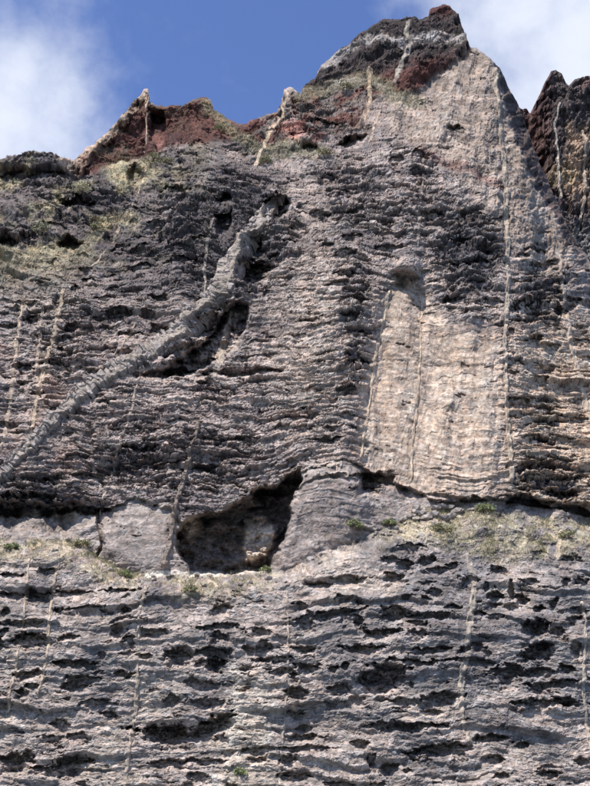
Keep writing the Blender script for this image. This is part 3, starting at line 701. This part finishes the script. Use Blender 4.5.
# ================================================================== DIKES
def resample(pts, step):
    p = np.array(pts, float)
    L = np.concatenate([[0], np.cumsum(np.hypot(*np.diff(p[:, :2], axis=0).T))])
    n = max(4, int(L[-1] / step)); t = np.linspace(0, L[-1], n)
    q = np.stack([np.interp(t, L, p[:, k]) for k in range(p.shape[1])], 1)
    k = max(1, int(3 / step))
    for c in range(2):
        e = np.pad(q[:, c], k, mode='reflect', reflect_type='odd'); q[:, c] = np.convolve(e, np.ones(2 * k + 1) / (2 * k + 1), 'valid')
    return q
def dike(label, pts, color, proud=.5, seed=0, name='rock_dike', wob=1.2, sf=surf, gap=0.16, edge=None):
    r = np.random.default_rng(900 + seed)
    q = resample(pts, .9); n = len(q)
    s = np.arange(n) * .9
    q[:, 0] += wob * pn(s / 16, s * 0 + seed * 3.3, 5) + .5 * wob * pn(s / 5, s * 0 + seed, 6)
    t = np.gradient(q[:, :2], axis=0); t /= np.linalg.norm(t, axis=1)[:, None] + 1e-9
    nx = np.stack([-t[:, 1], t[:, 0]], 1)
    if nx[:, 0].mean() < 0: nx = -nx
    K = 11; a = np.linspace(-1, 1, K)
    wid = q[:, 2] * .46 * (1 + .45 * pn(s / 11, s * 0 + seed * 1.7, 7) + .35 * pn(s / 3.2, s * 0 + seed, 8))
    # cross joints: blocks of uneven length, each set forward or back
    bl = np.cumsum(r.uniform(5, 14, int(s[-1] / 4) + 6)); bi = np.searchsorted(bl, s)
    blk = r.uniform(-.35, .35, len(bl) + 1)[bi]; shade = r.uniform(.92, 1.08, len(bl) + 1)[bi]
    jd = np.abs(s[:, None] - bl[None]).min(1); joint = np.clip(1 - jd / 1.2, 0, 1)
    fade = np.clip(.55 + .9 * pn(s / 22, s * 0 + seed * 5.1, 9), 0, 1) if gap else np.ones(n)
    uu = q[:, None, 0] + nx[:, None, 0] * a[None] * wid[:, None]; vv = q[:, None, 1] + nx[:, None, 1] * a[None] * wid[:, None]
    P = sf(uu.ravel(), vv.ravel()).reshape(n, K, 3)
    if sf is surf:
        Pr = sf(uu.ravel(), vv.ravel(), False).reshape(n, K, 3)
        P[..., 1] = np.minimum(blur(blur(Pr[..., 1], 2, 0), 1, 1), blur(Pr[..., 1], 1, 1) + .12)
        if name != 'core': proud = proud * .25 + .12
    prof = 1 - np.abs(a[None]) ** 7 * 2.4
    h = proud * prof + blk[:, None] * .25 * proud * (1 - np.abs(a[None]) ** 4) - .12 * proud * joint[:, None] + .14 * pn(uu / 4, vv / 6, 12) - .35 * np.clip(pn(uu / 3, vv / 12, 14) - .25, 0, 1) - (1 - fade[:, None]) * gap
    ends = np.minimum(np.arange(n), np.arange(n)[::-1]) / 5.0
    h -= np.clip(1 - ends, 0, 1)[:, None] * proud * 1.6
    P[..., 1] -= h; P[..., 2] += .15 * h
    A_ = np.broadcast_to(np.array(color, F32), (n, K, 3)) * (shade[:, None] * (1 + .4 * pn(uu / 3, vv / 3, 15) + .4 * pn(uu / 1.3, vv / 1.3, 16)) * (1 - .08 * joint[:, None]))[..., None]
    if sf is surf and name != 'core':
        cj = np.clip(np.round(np.interp(uu, ucols, np.arange(NCOL))).astype(int), 0, NCOL - 1)
        ri_ = np.clip(np.round((VB - vv) / (VB - cbase[cj]) * (NROW - 1)).astype(int), 0, NROW - 1)
        loc = ALBS[ri_, cj]
        wl_ = np.clip(.42 + .5 * np.abs(a[None]) ** 3 + .5 * pn(uu / 5, vv / 14, 18), .1, .9)[..., None]
        A_ = A_ * (1 - wl_) + loc * wl_
    o = mesh_from(name, P, grid_faces(n, K).reshape(-1, 4)[:, ::(1 if nx[0, 0] * t[0, 1] < 0 else -1)], MAT_ROCK, np.clip(A_ * np.array([1.0, .94, .86]), .03, .7).astype(F32), False)
    tag(o, label, 'rock dike', 'dikes cutting through the cliff')
    return o
CREAM = (.43, .365, .295); PALE = (.37, .32, .27); GREY = (.29, .275, .265); LGREY = (.35, .34, .33)
BIG = [(-30, 507, 9), (0, 479, 10), (28, 450, 11), (58, 418, 12), (98, 383, 15), (140, 359, 18), (175, 341, 23), (200, 318, 26), (218, 294, 28), (232, 266, 25), (245, 244, 21), (260, 222, 16), (274, 205, 12), (283, 192, 6)]
DIKES = [
    ("tall pale grey dike running down the edge of the tan spur", [(494, 70, 5), (499, 105, 6), (505, 160, 7), (507, 220, 6), (508, 290, 6), (505, 345, 5), (507, 420, 6), (512, 484, 7)], (.37, .345, .31), 1.2, {}),
    ("leftmost thin cream dike beside the left edge above the diagonal dike", [(25, 292, 4), (18, 335, 5), (13, 380, 5), (4, 438, 5), (0, 455, 4)], CREAM, .45, {}),
    ("long cream dike second from the left edge above the diagonal dike", [(64, 288, 5), (55, 325, 6.5), (46, 360, 6.5), (38, 390, 6), (33, 425, 5), (30, 440, 4)], CREAM, .45, {}),
    ("short cream dike joining the second dike from its left", [(43, 300, 3.6), (39, 335, 4.5), (36, 372, 5), (37, 385, 4)], PALE, .4, {}),
    ("white dike forming the tip of the red left spire", [(147.5, 91, 4), (148, 105, 4), (148.5, 122, 3.5), (147, 138, 3), (145, 154, 3)], (.60, .52, .44), .6, dict(wob=.5)),
    ("thin broken cream dike slanting down the dark slope at left", [(146, 168, 3), (140, 190, 3), (134, 209, 4), (121, 229, 3.5), (108, 246, 3), (100, 260, 3), (88, 275, 2.5)], PALE, .5, dict(gap=.4)),
    ("faint dike meeting the diagonal dike from above", [(144, 296, 3), (139, 312, 3.5), (130, 333, 3), (119, 358, 3)], PALE, .4, dict(gap=.35)),
    ("thin grey dike dropping from the underside of the diagonal dike", [(143, 364, 3.5), (138, 385, 3.5), (130, 415, 3.5), (122, 440, 3), (113, 468, 3), (106, 490, 3), (101, 510, 4), (99, 540, 3)], (.36, .32, .29), .5, {}),
    ("cream stepped dike below the pale knob on the central skyline", [(290, 90, 9), (284, 102, 6), (283, 116, 5), (274, 130, 7), (266, 144, 6), (260, 156, 6), (255, 171, 5)], (.56, .47, .38), .7, dict(wob=1.6)),
    ("curved cream dike cutting the red scoria left of the summit", [(371, 68, 8), (370, 85, 6), (369, 104, 6), (363, 122, 6), (354, 136, 6), (344, 148, 5)], (.52, .43, .34), .7, {}),
    ("light grey kinked dike running down the summit crag", [(409, 19, 8), (407, 37, 7), (411, 47, 6), (404, 62, 8), (398, 77, 8), (392, 91, 6)], (.30, .285, .27), .8, {}),
    ("thin cream side branch right of the curved dike", [(381, 109, 3), (377, 122, 3.5), (372, 134, 4), (368, 146, 3)], PALE, .5, {}),
    ("grey double dike hanging below the middle of the diagonal dike", [(233, 286, 6), (232, 305, 7), (226, 335, 8), (220, 358, 8), (214, 382, 7)], (.35, .325, .30), .6, {}),
    ("grey vertical dike above the diagonal dike's upper bend", [(213, 215, 4), (208, 240, 4.5), (205, 262, 4), (204, 298, 4)], (.30, .28, .27), .5, {}),
    ("dark grey rib-like dike along the left side of the cave", [(200, 420, 4), (193, 448, 5), (186, 474, 6), (178, 500, 7), (173, 520, 7), (170, 545, 7), (163, 571, 8)], (.17, .15, .14), 2.2, {}),
    ("long grey dike in the lower wall left of the big crescent hollow", [(147, 584, 4), (140, 612, 5), (138, 650, 5), (137, 697, 5.5), (132, 740, 5), (124, 788, 6), (118, 820, 6)], (.38, .345, .31), .55, {}),
    ("left one of the two cream dikes below the terrace at left", [(30, 556, 3.5), (27, 590, 3.5), (25, 612, 3.5), (19, 650, 3.5), (13, 690, 4), (8, 715, 3)], CREAM, .45, {}),
    ("right one of the two cream dikes below the terrace at left", [(66, 552, 5), (58, 570, 4.5), (52, 600, 4), (49, 640, 4), (43, 680, 4), (38, 700, 3)], CREAM, .5, {}),
    ("thin grey dike down the middle of the lower wall", [(287, 590, 2.6), (288, 640, 2.8), (288, 685, 3), (283, 735, 3.2), (279, 790, 3), (276, 820, 3)], (.37, .335, .305), .45, {}),
    ("wide broken grey dike right of centre in the lower wall", [(466, 552, 8), (473, 575, 10), (474, 600, 10), (468, 640, 8), (461, 690, 8), (462, 715, 7), (470, 748, 6)], (.36, .33, .30), .6, dict(gap=.2)),
    ("grey dike at the right edge of the lower wall", [(580, 600, 4), (585, 630, 4), (583, 685, 5), (588, 735, 5), (592, 770, 4)], (.40, .375, .34), .5, {}),
    ("grey curved dike down the right flank of the cliff", [(556, 228, 4), (560, 262, 5), (565, 300, 5), (570, 338, 6), (580, 378, 7), (590, 418, 6), (600, 455, 5)], (.36, .34, .32), .6, {}),
    ("thin pale rim standing along the left side of the pale scar", [(389, 288, 4), (383, 320, 4), (377, 350, 5), (371, 390, 4), (365, 430, 4), (360, 462, 4)], (.50, .44, .37), .6, {}),
    ("thin vertical pale rib inside the pale scar", [(422, 296, 2.5), (421, 340, 3), (418, 390, 3), (413, 440, 4), (410, 486, 4)], (.50, .44, .37), .5, {}),
    ("short grey dike above the lump over the pale scar", [(423, 178, 3), (420, 205, 4), (419, 230, 4), (418, 250, 3)], (.27, .26, .255), .5, {}),
    ("short cream stub of dike standing on the terrace at right", [(560, 528, 9), (559, 542, 9), (557, 562, 8)], (.52, .46, .38), .7, dict(wob=.6)),
]
for k, (lab, pts, c, pr, kw) in enumerate(DIKES):
    dike(lab, pts, c, pr, k + 1, **kw)
dike("thin light grey dike on the dark crag behind at right", [(559, 104, 2.4), (553, 128, 2.8), (556, 150, 2.6), (557, 175, 2.4), (560, 205, 2.2)], (.33, .31, .30), .9, 41, sf=surf2)
dike("pale dike beside the right edge of the crag behind", [(583, 128, 3), (584, 160, 3.5), (583, 195, 3.5), (580, 225, 3)], (.30, .26, .235), .9, 42, sf=surf2)

# the big diagonal dike: a solid core faced with jointed blocks lying across it
MAT_BLOCK = [rock_material('stone_%s' % n_, False, c_, 1.0, .4, .45) for n_, c_ in (('grey', (.29, .255, .235)), ('pale', (.325, .288, .262)), ('dark', (.255, .226, .212)), ('buff', (.31, .268, .24)))]
PSB = np.stack([blur2(PS[..., k], 13) for k in range(3)], -1)
big = empty('rock_dike', tuple(surf(140, 356)[0])); tag(big, 'broad diagonal dike of jointed grey blocks climbing from lower left', 'rock dike', 'dikes cutting through the cliff')
bpy.context.view_layer.update()
PS_keep = PS; PS = PSB
core = dike('x', BIG, (.26, .235, .22), 1.0, 77, name='core', wob=.8, gap=0)
for key in ('label', 'category', 'group'): del core[key]
core.parent = big; core.matrix_parent_inverse = big.matrix_basis.inverted()
q = resample(BIG, .5); s_ = 0.0
dl = np.concatenate([[0], np.cumsum(np.hypot(*np.diff(q[:, :2], axis=0).T))])
br = random.Random(12); nb_ = 0; skew0 = .2
while s_ < dl[-1] - 5:
    ln = br.uniform(2.6, 7.0); skew1 = .25 + br.uniform(-.16, .16)
    cuts = [-1, 1] if br.random() < .35 else ([-1, br.uniform(-.45, .45), 1] if br.random() < .7 else [-1, -.35 + br.uniform(-.15, .15), .3 + br.uniform(-.15, .15), 1])
    for a0, a1 in zip(cuts[:-1], cuts[1:]):
        nu, na = 7, 7
        ts = np.linspace(0, 1, nu)[:, None]; aa = (a0 + (a1 - a0) * np.linspace(0, 1, na))[None, :]
        aa = np.broadcast_to(aa, (nu, na)); ts = np.broadcast_to(ts, (nu, na))
        W = np.interp(s_ + ln / 2, dl, q[:, 2]) * .5 * br.uniform(.86, 1.16)
        sc = np.clip(s_ + ts * ln + (skew0 * (1 - ts) + skew1 * ts) * aa * W, 0, dl[-1] - .5)
        cu = np.interp(sc, dl, q[:, 0]); cv = np.interp(sc, dl, q[:, 1])
        tu = np.interp(np.minimum(sc + 8, dl[-1]), dl, q[:, 0]) - np.interp(np.maximum(sc - 8, 0), dl, q[:, 0]); tv = np.interp(np.minimum(sc + 8, dl[-1]), dl, q[:, 1]) - np.interp(np.maximum(sc - 8, 0), dl, q[:, 1])
        tl_ = np.hypot(tu, tv); uu = cu - tv / tl_ * aa * W; vv = cv + tu / tl_ * aa * W
        uu, vv = uu + 2.2 * pn(uu / 6, vv / 6, 301) + 2.5 * pn(uu / 17, vv / 17, 302), vv + 2.2 * pn(uu / 6, vv / 6, 303) + 2.5 * pn(uu / 17, vv / 17, 304)
        P = surf(uu.ravel(), vv.ravel()).reshape(nu, na, 3)
        ea = np.minimum(ts, 1 - ts) * ln; eb = np.minimum(np.abs(aa - a0), np.abs(aa - a1)) * W
        h = 1.15 - .2 * np.abs(aa) ** 4 + br.uniform(-.13, .13) + br.uniform(-.22, .22) * (ts - .5) + br.uniform(-.2, .2) * (aa - (a0 + a1) / 2) + .25 * pn(uu / 2.6, vv / 2.6, 12) + .25 * pn(uu / 9, vv / 9, 13)
        h = h - np.where(np.minimum(ea, eb) < .01, .28, 0) - .12 * np.clip(1 - np.minimum(ea, eb) / 1.1, 0, 1)
        h = np.where((np.abs(aa) > .99), h - .9, h)
        P[..., 1] -= h; P[..., 2] += .2 * h
        o = mesh_from('block', P, grid_faces(nu, na).reshape(-1, 4)[:, ::-1], MAT_BLOCK[br.choice([0, 0, 1, 2, 3])], None, False, big)
        nb_ += 1
    s_ += ln; skew0 = skew1
PS = PS_keep

# ================================================================== LOOSE STONES ON THE TERRACE
smeshes = []
for k in range(6):
    r = np.random.default_rng(60 + k)
    import bmesh
    bm = bmesh.new(); bmesh.ops.create_icosphere(bm, subdivisions=1, radius=.5)
    bm.verts.ensure_lookup_table()
    for vtx in bm.verts:
        vtx.co *= 1 + r.normal(0, .13); vtx.co.z *= .75
    me = bpy.data.meshes.new('stone'); bm.to_mesh(me); bm.free(); me.materials.append(MAT_BLOCK[(k + 1) % 4]); smeshes.append(me)
terrace = part_obj['terrace']
tinv = cliff.matrix_basis.inverted()
sr = random.Random(21)
spots = [(sr.uniform(400, 470), None) for _ in range(26)] + [(sr.uniform(470, 560), None) for _ in range(14)] + [(sr.uniform(300, 400), None) for _ in range(12)] + [(sr.uniform(10, 270), None) for _ in range(22)]
for (u_, _) in spots:
    b_, f_ = float(polyline(LB, u_)), float(polyline(LF, u_)); v_ = b_ + (f_ - b_) * sr.uniform(.02, .75) ** 1.5 + 1
    p = surf(u_, v_, False)[0]; s = sr.uniform(.4, 1.3) * (1.25 if u_ > 400 and u_ < 470 else .8)
    o = bpy.data.objects.new('stone', sr.choice(smeshes)); col.objects.link(o)
    mw = Matrix.Translation(Vector(p) + Vector((0, -.1 * s, .15 * s))) @ Matrix.Rotation(sr.uniform(0, 6), 4, 'Z') @ Matrix.Diagonal((s * sr.uniform(.9, 1.5), s, s * sr.uniform(.7, 1), 1))
    o.parent = terrace; o.matrix_basis = mw
bpy.context.view_layer.update()
for o in terrace.children:
    w_ = o.matrix_basis.copy()
    o.matrix_parent_inverse = terrace.matrix_world.inverted()

# ================================================================== PLANTS
LEAF = {k: leaf_material('leaf_' + k, c) for k, c in dict(olive=(.23, .215, .12), green=(.19, .21, .10), pale=(.52, .48, .32), grey=(.25, .25, .17), straw=(.33, .30, .215)).items()}
MAT_STEM = leaf_material('stem_wood', (.14, .10, .07))
def shrub(label, u, v, rx, rz, mat, n=260, leaf=.28, seed=0, sf=surf):
    r = np.random.default_rng(3000 + seed)
    # root it on the outermost rock near this spot, so that it stands on a lip and not behind one
    ja, jb = np.searchsorted(ucols, [u - 12, u + 12]); G = Pm[:, ja:jb].reshape(-1, 3).astype(float)
    dep = G[:, 1] * math.cos(PITCH) + (G[:, 2] - CAM[2]) * math.sin(PITCH)
    gu = 295 + FP * G[:, 0] / dep; gv = 393 - FP * ((G[:, 2] - CAM[2]) * math.cos(PITCH) - G[:, 1] * math.sin(PITCH)) / dep
    near = np.where((np.abs(gu - u) < 3) & (np.abs(gv - v) < 3))[0]
    p = G[near[np.argmin(G[near, 1])]] + np.array([0, -.3 * rx, .05 * rz])
    root = empty('shrub', tuple(p))
    tag(root, label, 'shrub', 'shrubs growing on the cliff')
    bpy.context.view_layer.update()
    # clumps inside a flattened dome, leaves spread around each clump
    nc = max(7, n // 22); th = r.uniform(0, 2 * np.pi, nc); ph = np.arccos(r.uniform(-.1, 1, nc)); rad = r.uniform(.45, 1, nc) ** .5
    cc = np.stack([rx * rad * np.sin(ph) * np.cos(th), rx * .8 * rad * np.sin(ph) * np.sin(th), rz * rad * np.cos(ph) + .12 * rz], 1)
    ci_ = r.integers(0, nc, n)
    c = cc[ci_] + r.normal(0, 1, (n, 3)) * np.array([rx, rx, rz]) * .2
    c[:, 2] = np.maximum(c[:, 2], .03)
    d = r.normal(0, 1, (n, 3)) + c / np.array([rx, rx, rz]) * .9; d /= np.linalg.norm(d, axis=1)[:, None]
    e = np.cross(d, r.normal(0, 1, (n, 3))); e /= np.linalg.norm(e, axis=1)[:, None] + 1e-9
    L_ = leaf * r.uniform(.6, 1.3, (n, 1))
    Vv = np.stack([c - d * L_ * .5, c + e * L_ * .24, c + d * L_ * .6, c - e * L_ * .24], 1) + p
    mesh_from('foliage', Vv, np.arange(4 * n).reshape(-1, 4), LEAF[mat], None, False, root)
    vs, fs = [], []
    for k in range(5):
        tip = cc[k] * .8; b0 = len(vs)
        for h_, rr in ((-.15, .07), (.5, .045), (1.0, .015)):
            ctr = tip * max(h_, 0) + np.array([0, 0, min(h_, 0)])
            for a in range(5):
                vs.append(ctr + rr * rx * np.array([math.cos(a * 1.2566), math.sin(a * 1.2566), 0]) + p)
        for q_ in range(2):
            for a in range(5):
                fs.append((b0 + q_ * 5 + a, b0 + q_ * 5 + (a + 1) % 5, b0 + q_ * 5 + 5 + (a + 1) % 5, b0 + q_ * 5 + 5 + a))
    mesh_from('stem', np.array(vs), np.array(fs), MAT_STEM, None, True, root)
    return root
SHRUBS = [
    ("pale round straw coloured bush on the slope below the left skyline", 78, 189, 1.7, 1.5, 'pale', 520),
    ("flat green bush at the foot of the white dike on the left spire", 152, 160, 2.0, 1.3, 'olive', 420),
    ("small green bush right of the flat bush under the red ridge", 170, 161, 1.2, .9, 'olive', 260),
    ("green bush on the red ridge right of the left spire", 220, 129, 1.4, 1.0, 'olive', 300),
    ("bright green bush on the terrace below the buttress", 357, 531, 1.1, .8, 'green', 300),
    ("low green bush on the terrace just right of the brightest bush", 386, 524, .9, .6, 'green', 240),
    ("bright green bush against the overhang right of the pale scar", 487, 509, 1.3, .9, 'green', 320),
    ("small green tuft on the terrace left of the grey block", 12, 546, .9, .6, 'green', 220),
    ("small green tuft on the lip at the right end of the cave", 268, 569, .6, .6, 'green', 160),
    ("small green bush on the sloping terrace left of the cave floor", 128, 574, .9, .6, 'green', 220),
    ("low bush on the terrace edge under the cave", 187, 589, .9, .6, 'olive', 200),
    ("low bush on the terrace at the foot of the grey block", 84, 543, 1.0, .6, 'olive', 220),
    ("grey green bush on the upper slope at the left edge", 40, 232, 1.8, 1.0, 'grey', 360),
    ("olive bush on the upper slope below the dark hollow", 95, 228, 1.3, .8, 'olive', 260),
    ("olive bush under the scoria band left of centre", 264, 160, 1.2, .8, 'olive', 240),
    ("olive bush below the red patch in the scoria band", 322, 152, 1.3, .8, 'olive', 260),
    ("olive bush at the foot of the summit left of the curved dike", 345, 90, 1.3, .8, 'olive', 260),
    ("olive bush on the terrace at far right", 570, 535, 1.2, .8, 'olive', 240),
    ("small dark green plant near the bottom edge right of the crescent hollow", 243, 772, .7, .5, 'green', 160),
    ("olive bush on the terrace under the rubble", 440, 528, 1.2, .7, 'olive', 240),
]
for k, (lab, u_, v_, rx, rz, mt, n_) in enumerate(SHRUBS):
    shrub(lab, u_, v_, rx, rz, mt, n_ * 2, .3, k)

# grass: tufts of blades, thick on the terrace, sparse on the slope and crest
def grass(name, label, weight, n, mat, hmin, hmax, seed):
    r = np.random.default_rng(seed)
    w_ = (weight * ((U > -100) & (U < 690))).ravel().astype(np.float64); w_ /= w_.sum()
    idx = r.choice(len(w_), n, p=w_)
    base = Pm.reshape(-1, 3)[idx] + r.normal(0, .06, (n, 3)); nb = 4
    base = np.repeat(base, nb, 0); m_ = len(base)
    h = np.repeat(r.uniform(hmin, hmax, n), nb)[:, None]
    lean = r.normal(0, .45, (m_, 3)); lean[:, 1] -= .25; lean[:, 2] = 1; lean /= np.linalg.norm(lean, axis=1)[:, None]
    sd = r.normal(0, 1, (m_, 3)); sd[:, 2] = 0; sd /= np.linalg.norm(sd, axis=1)[:, None]
    b_ = base + r.normal(0, .07, (m_, 3)); b_[:, 2] -= .08
    Vv = np.stack([b_ - sd * .035, b_ + sd * .035, b_ + lean * h], 1)
    o = mesh_from(name, Vv, np.arange(3 * m_).reshape(-1, 3), mat, None, False)
    return tag(o, label, 'grass', kind='stuff')
gterr = (veg * ss(-.3, .3, n3 + n1 + .1) + .5 * terr * ss(415, 435, U) * ss(540, 515, U)) * (1 - z_cave)
grass('grass', 'dry straw and green grass covering the terrace across the cliff', gterr, 5000, LEAF['straw'], .2, .55, 1)
grass('grass', 'low green grass patches on the terrace across the cliff', gterr * ss(.0, .5, n1 + .6 * n2), 2200, LEAF['olive'], .2, .5, 2)
grass('grass', 'olive grass and low scrub on the upper left slope', np.clip(soil, 0, 1), 6000, LEAF['grey'], .2, .6, 3)
crestveg = ss(12, 2, path_dist([(300, 100), (330, 90), (372, 80), (392, 98), (420, 100)], UW, VW)) + ss(9, 2, path_dist([(205, 108), (225, 127), (260, 152), (320, 153)], UW, VW))
grass('grass', 'dry grass along the foot of the summit and scoria band', crestveg, 5000, LEAF['straw'], .2, .5, 4)

# ================================================================== SEA
def sea():
    m = bpy.data.materials.new('sea_water'); m.use_nodes = True
    nt = m.node_tree; bs = nt.nodes['Principled BSDF']
    bs.inputs['Base Color'].default_value = (.012, .045, .075, 1); bs.inputs['Roughness'].default_value = .12
    n = nt.nodes.new('ShaderNodeTexNoise'); n.inputs['Scale'].default_value = .7; n.inputs['Detail'].default_value = 5
    g = nt.nodes.new('ShaderNodeNewGeometry'); nt.links.new(g.outputs['Position'], n.inputs['Vector'])
    b = nt.nodes.new('ShaderNodeBump'); b.inputs['Strength'].default_value = .6; b.inputs['Distance'].default_value = .4
    nt.links.new(n.outputs['Fac'], b.inputs['Height']); nt.links.new(b.outputs[0], bs.inputs['Normal'])
    S_ = 6000.0
    o = mesh_from('sea', np.array([(-S_, -S_, 0), (S_, -S_, 0), (S_, S_, 0), (-S_, S_, 0)]), np.array([[0, 1, 2, 3]]), m, None, False)
    tag(o, 'blue sea at the foot of the cliff', 'sea', kind='structure')
sea()
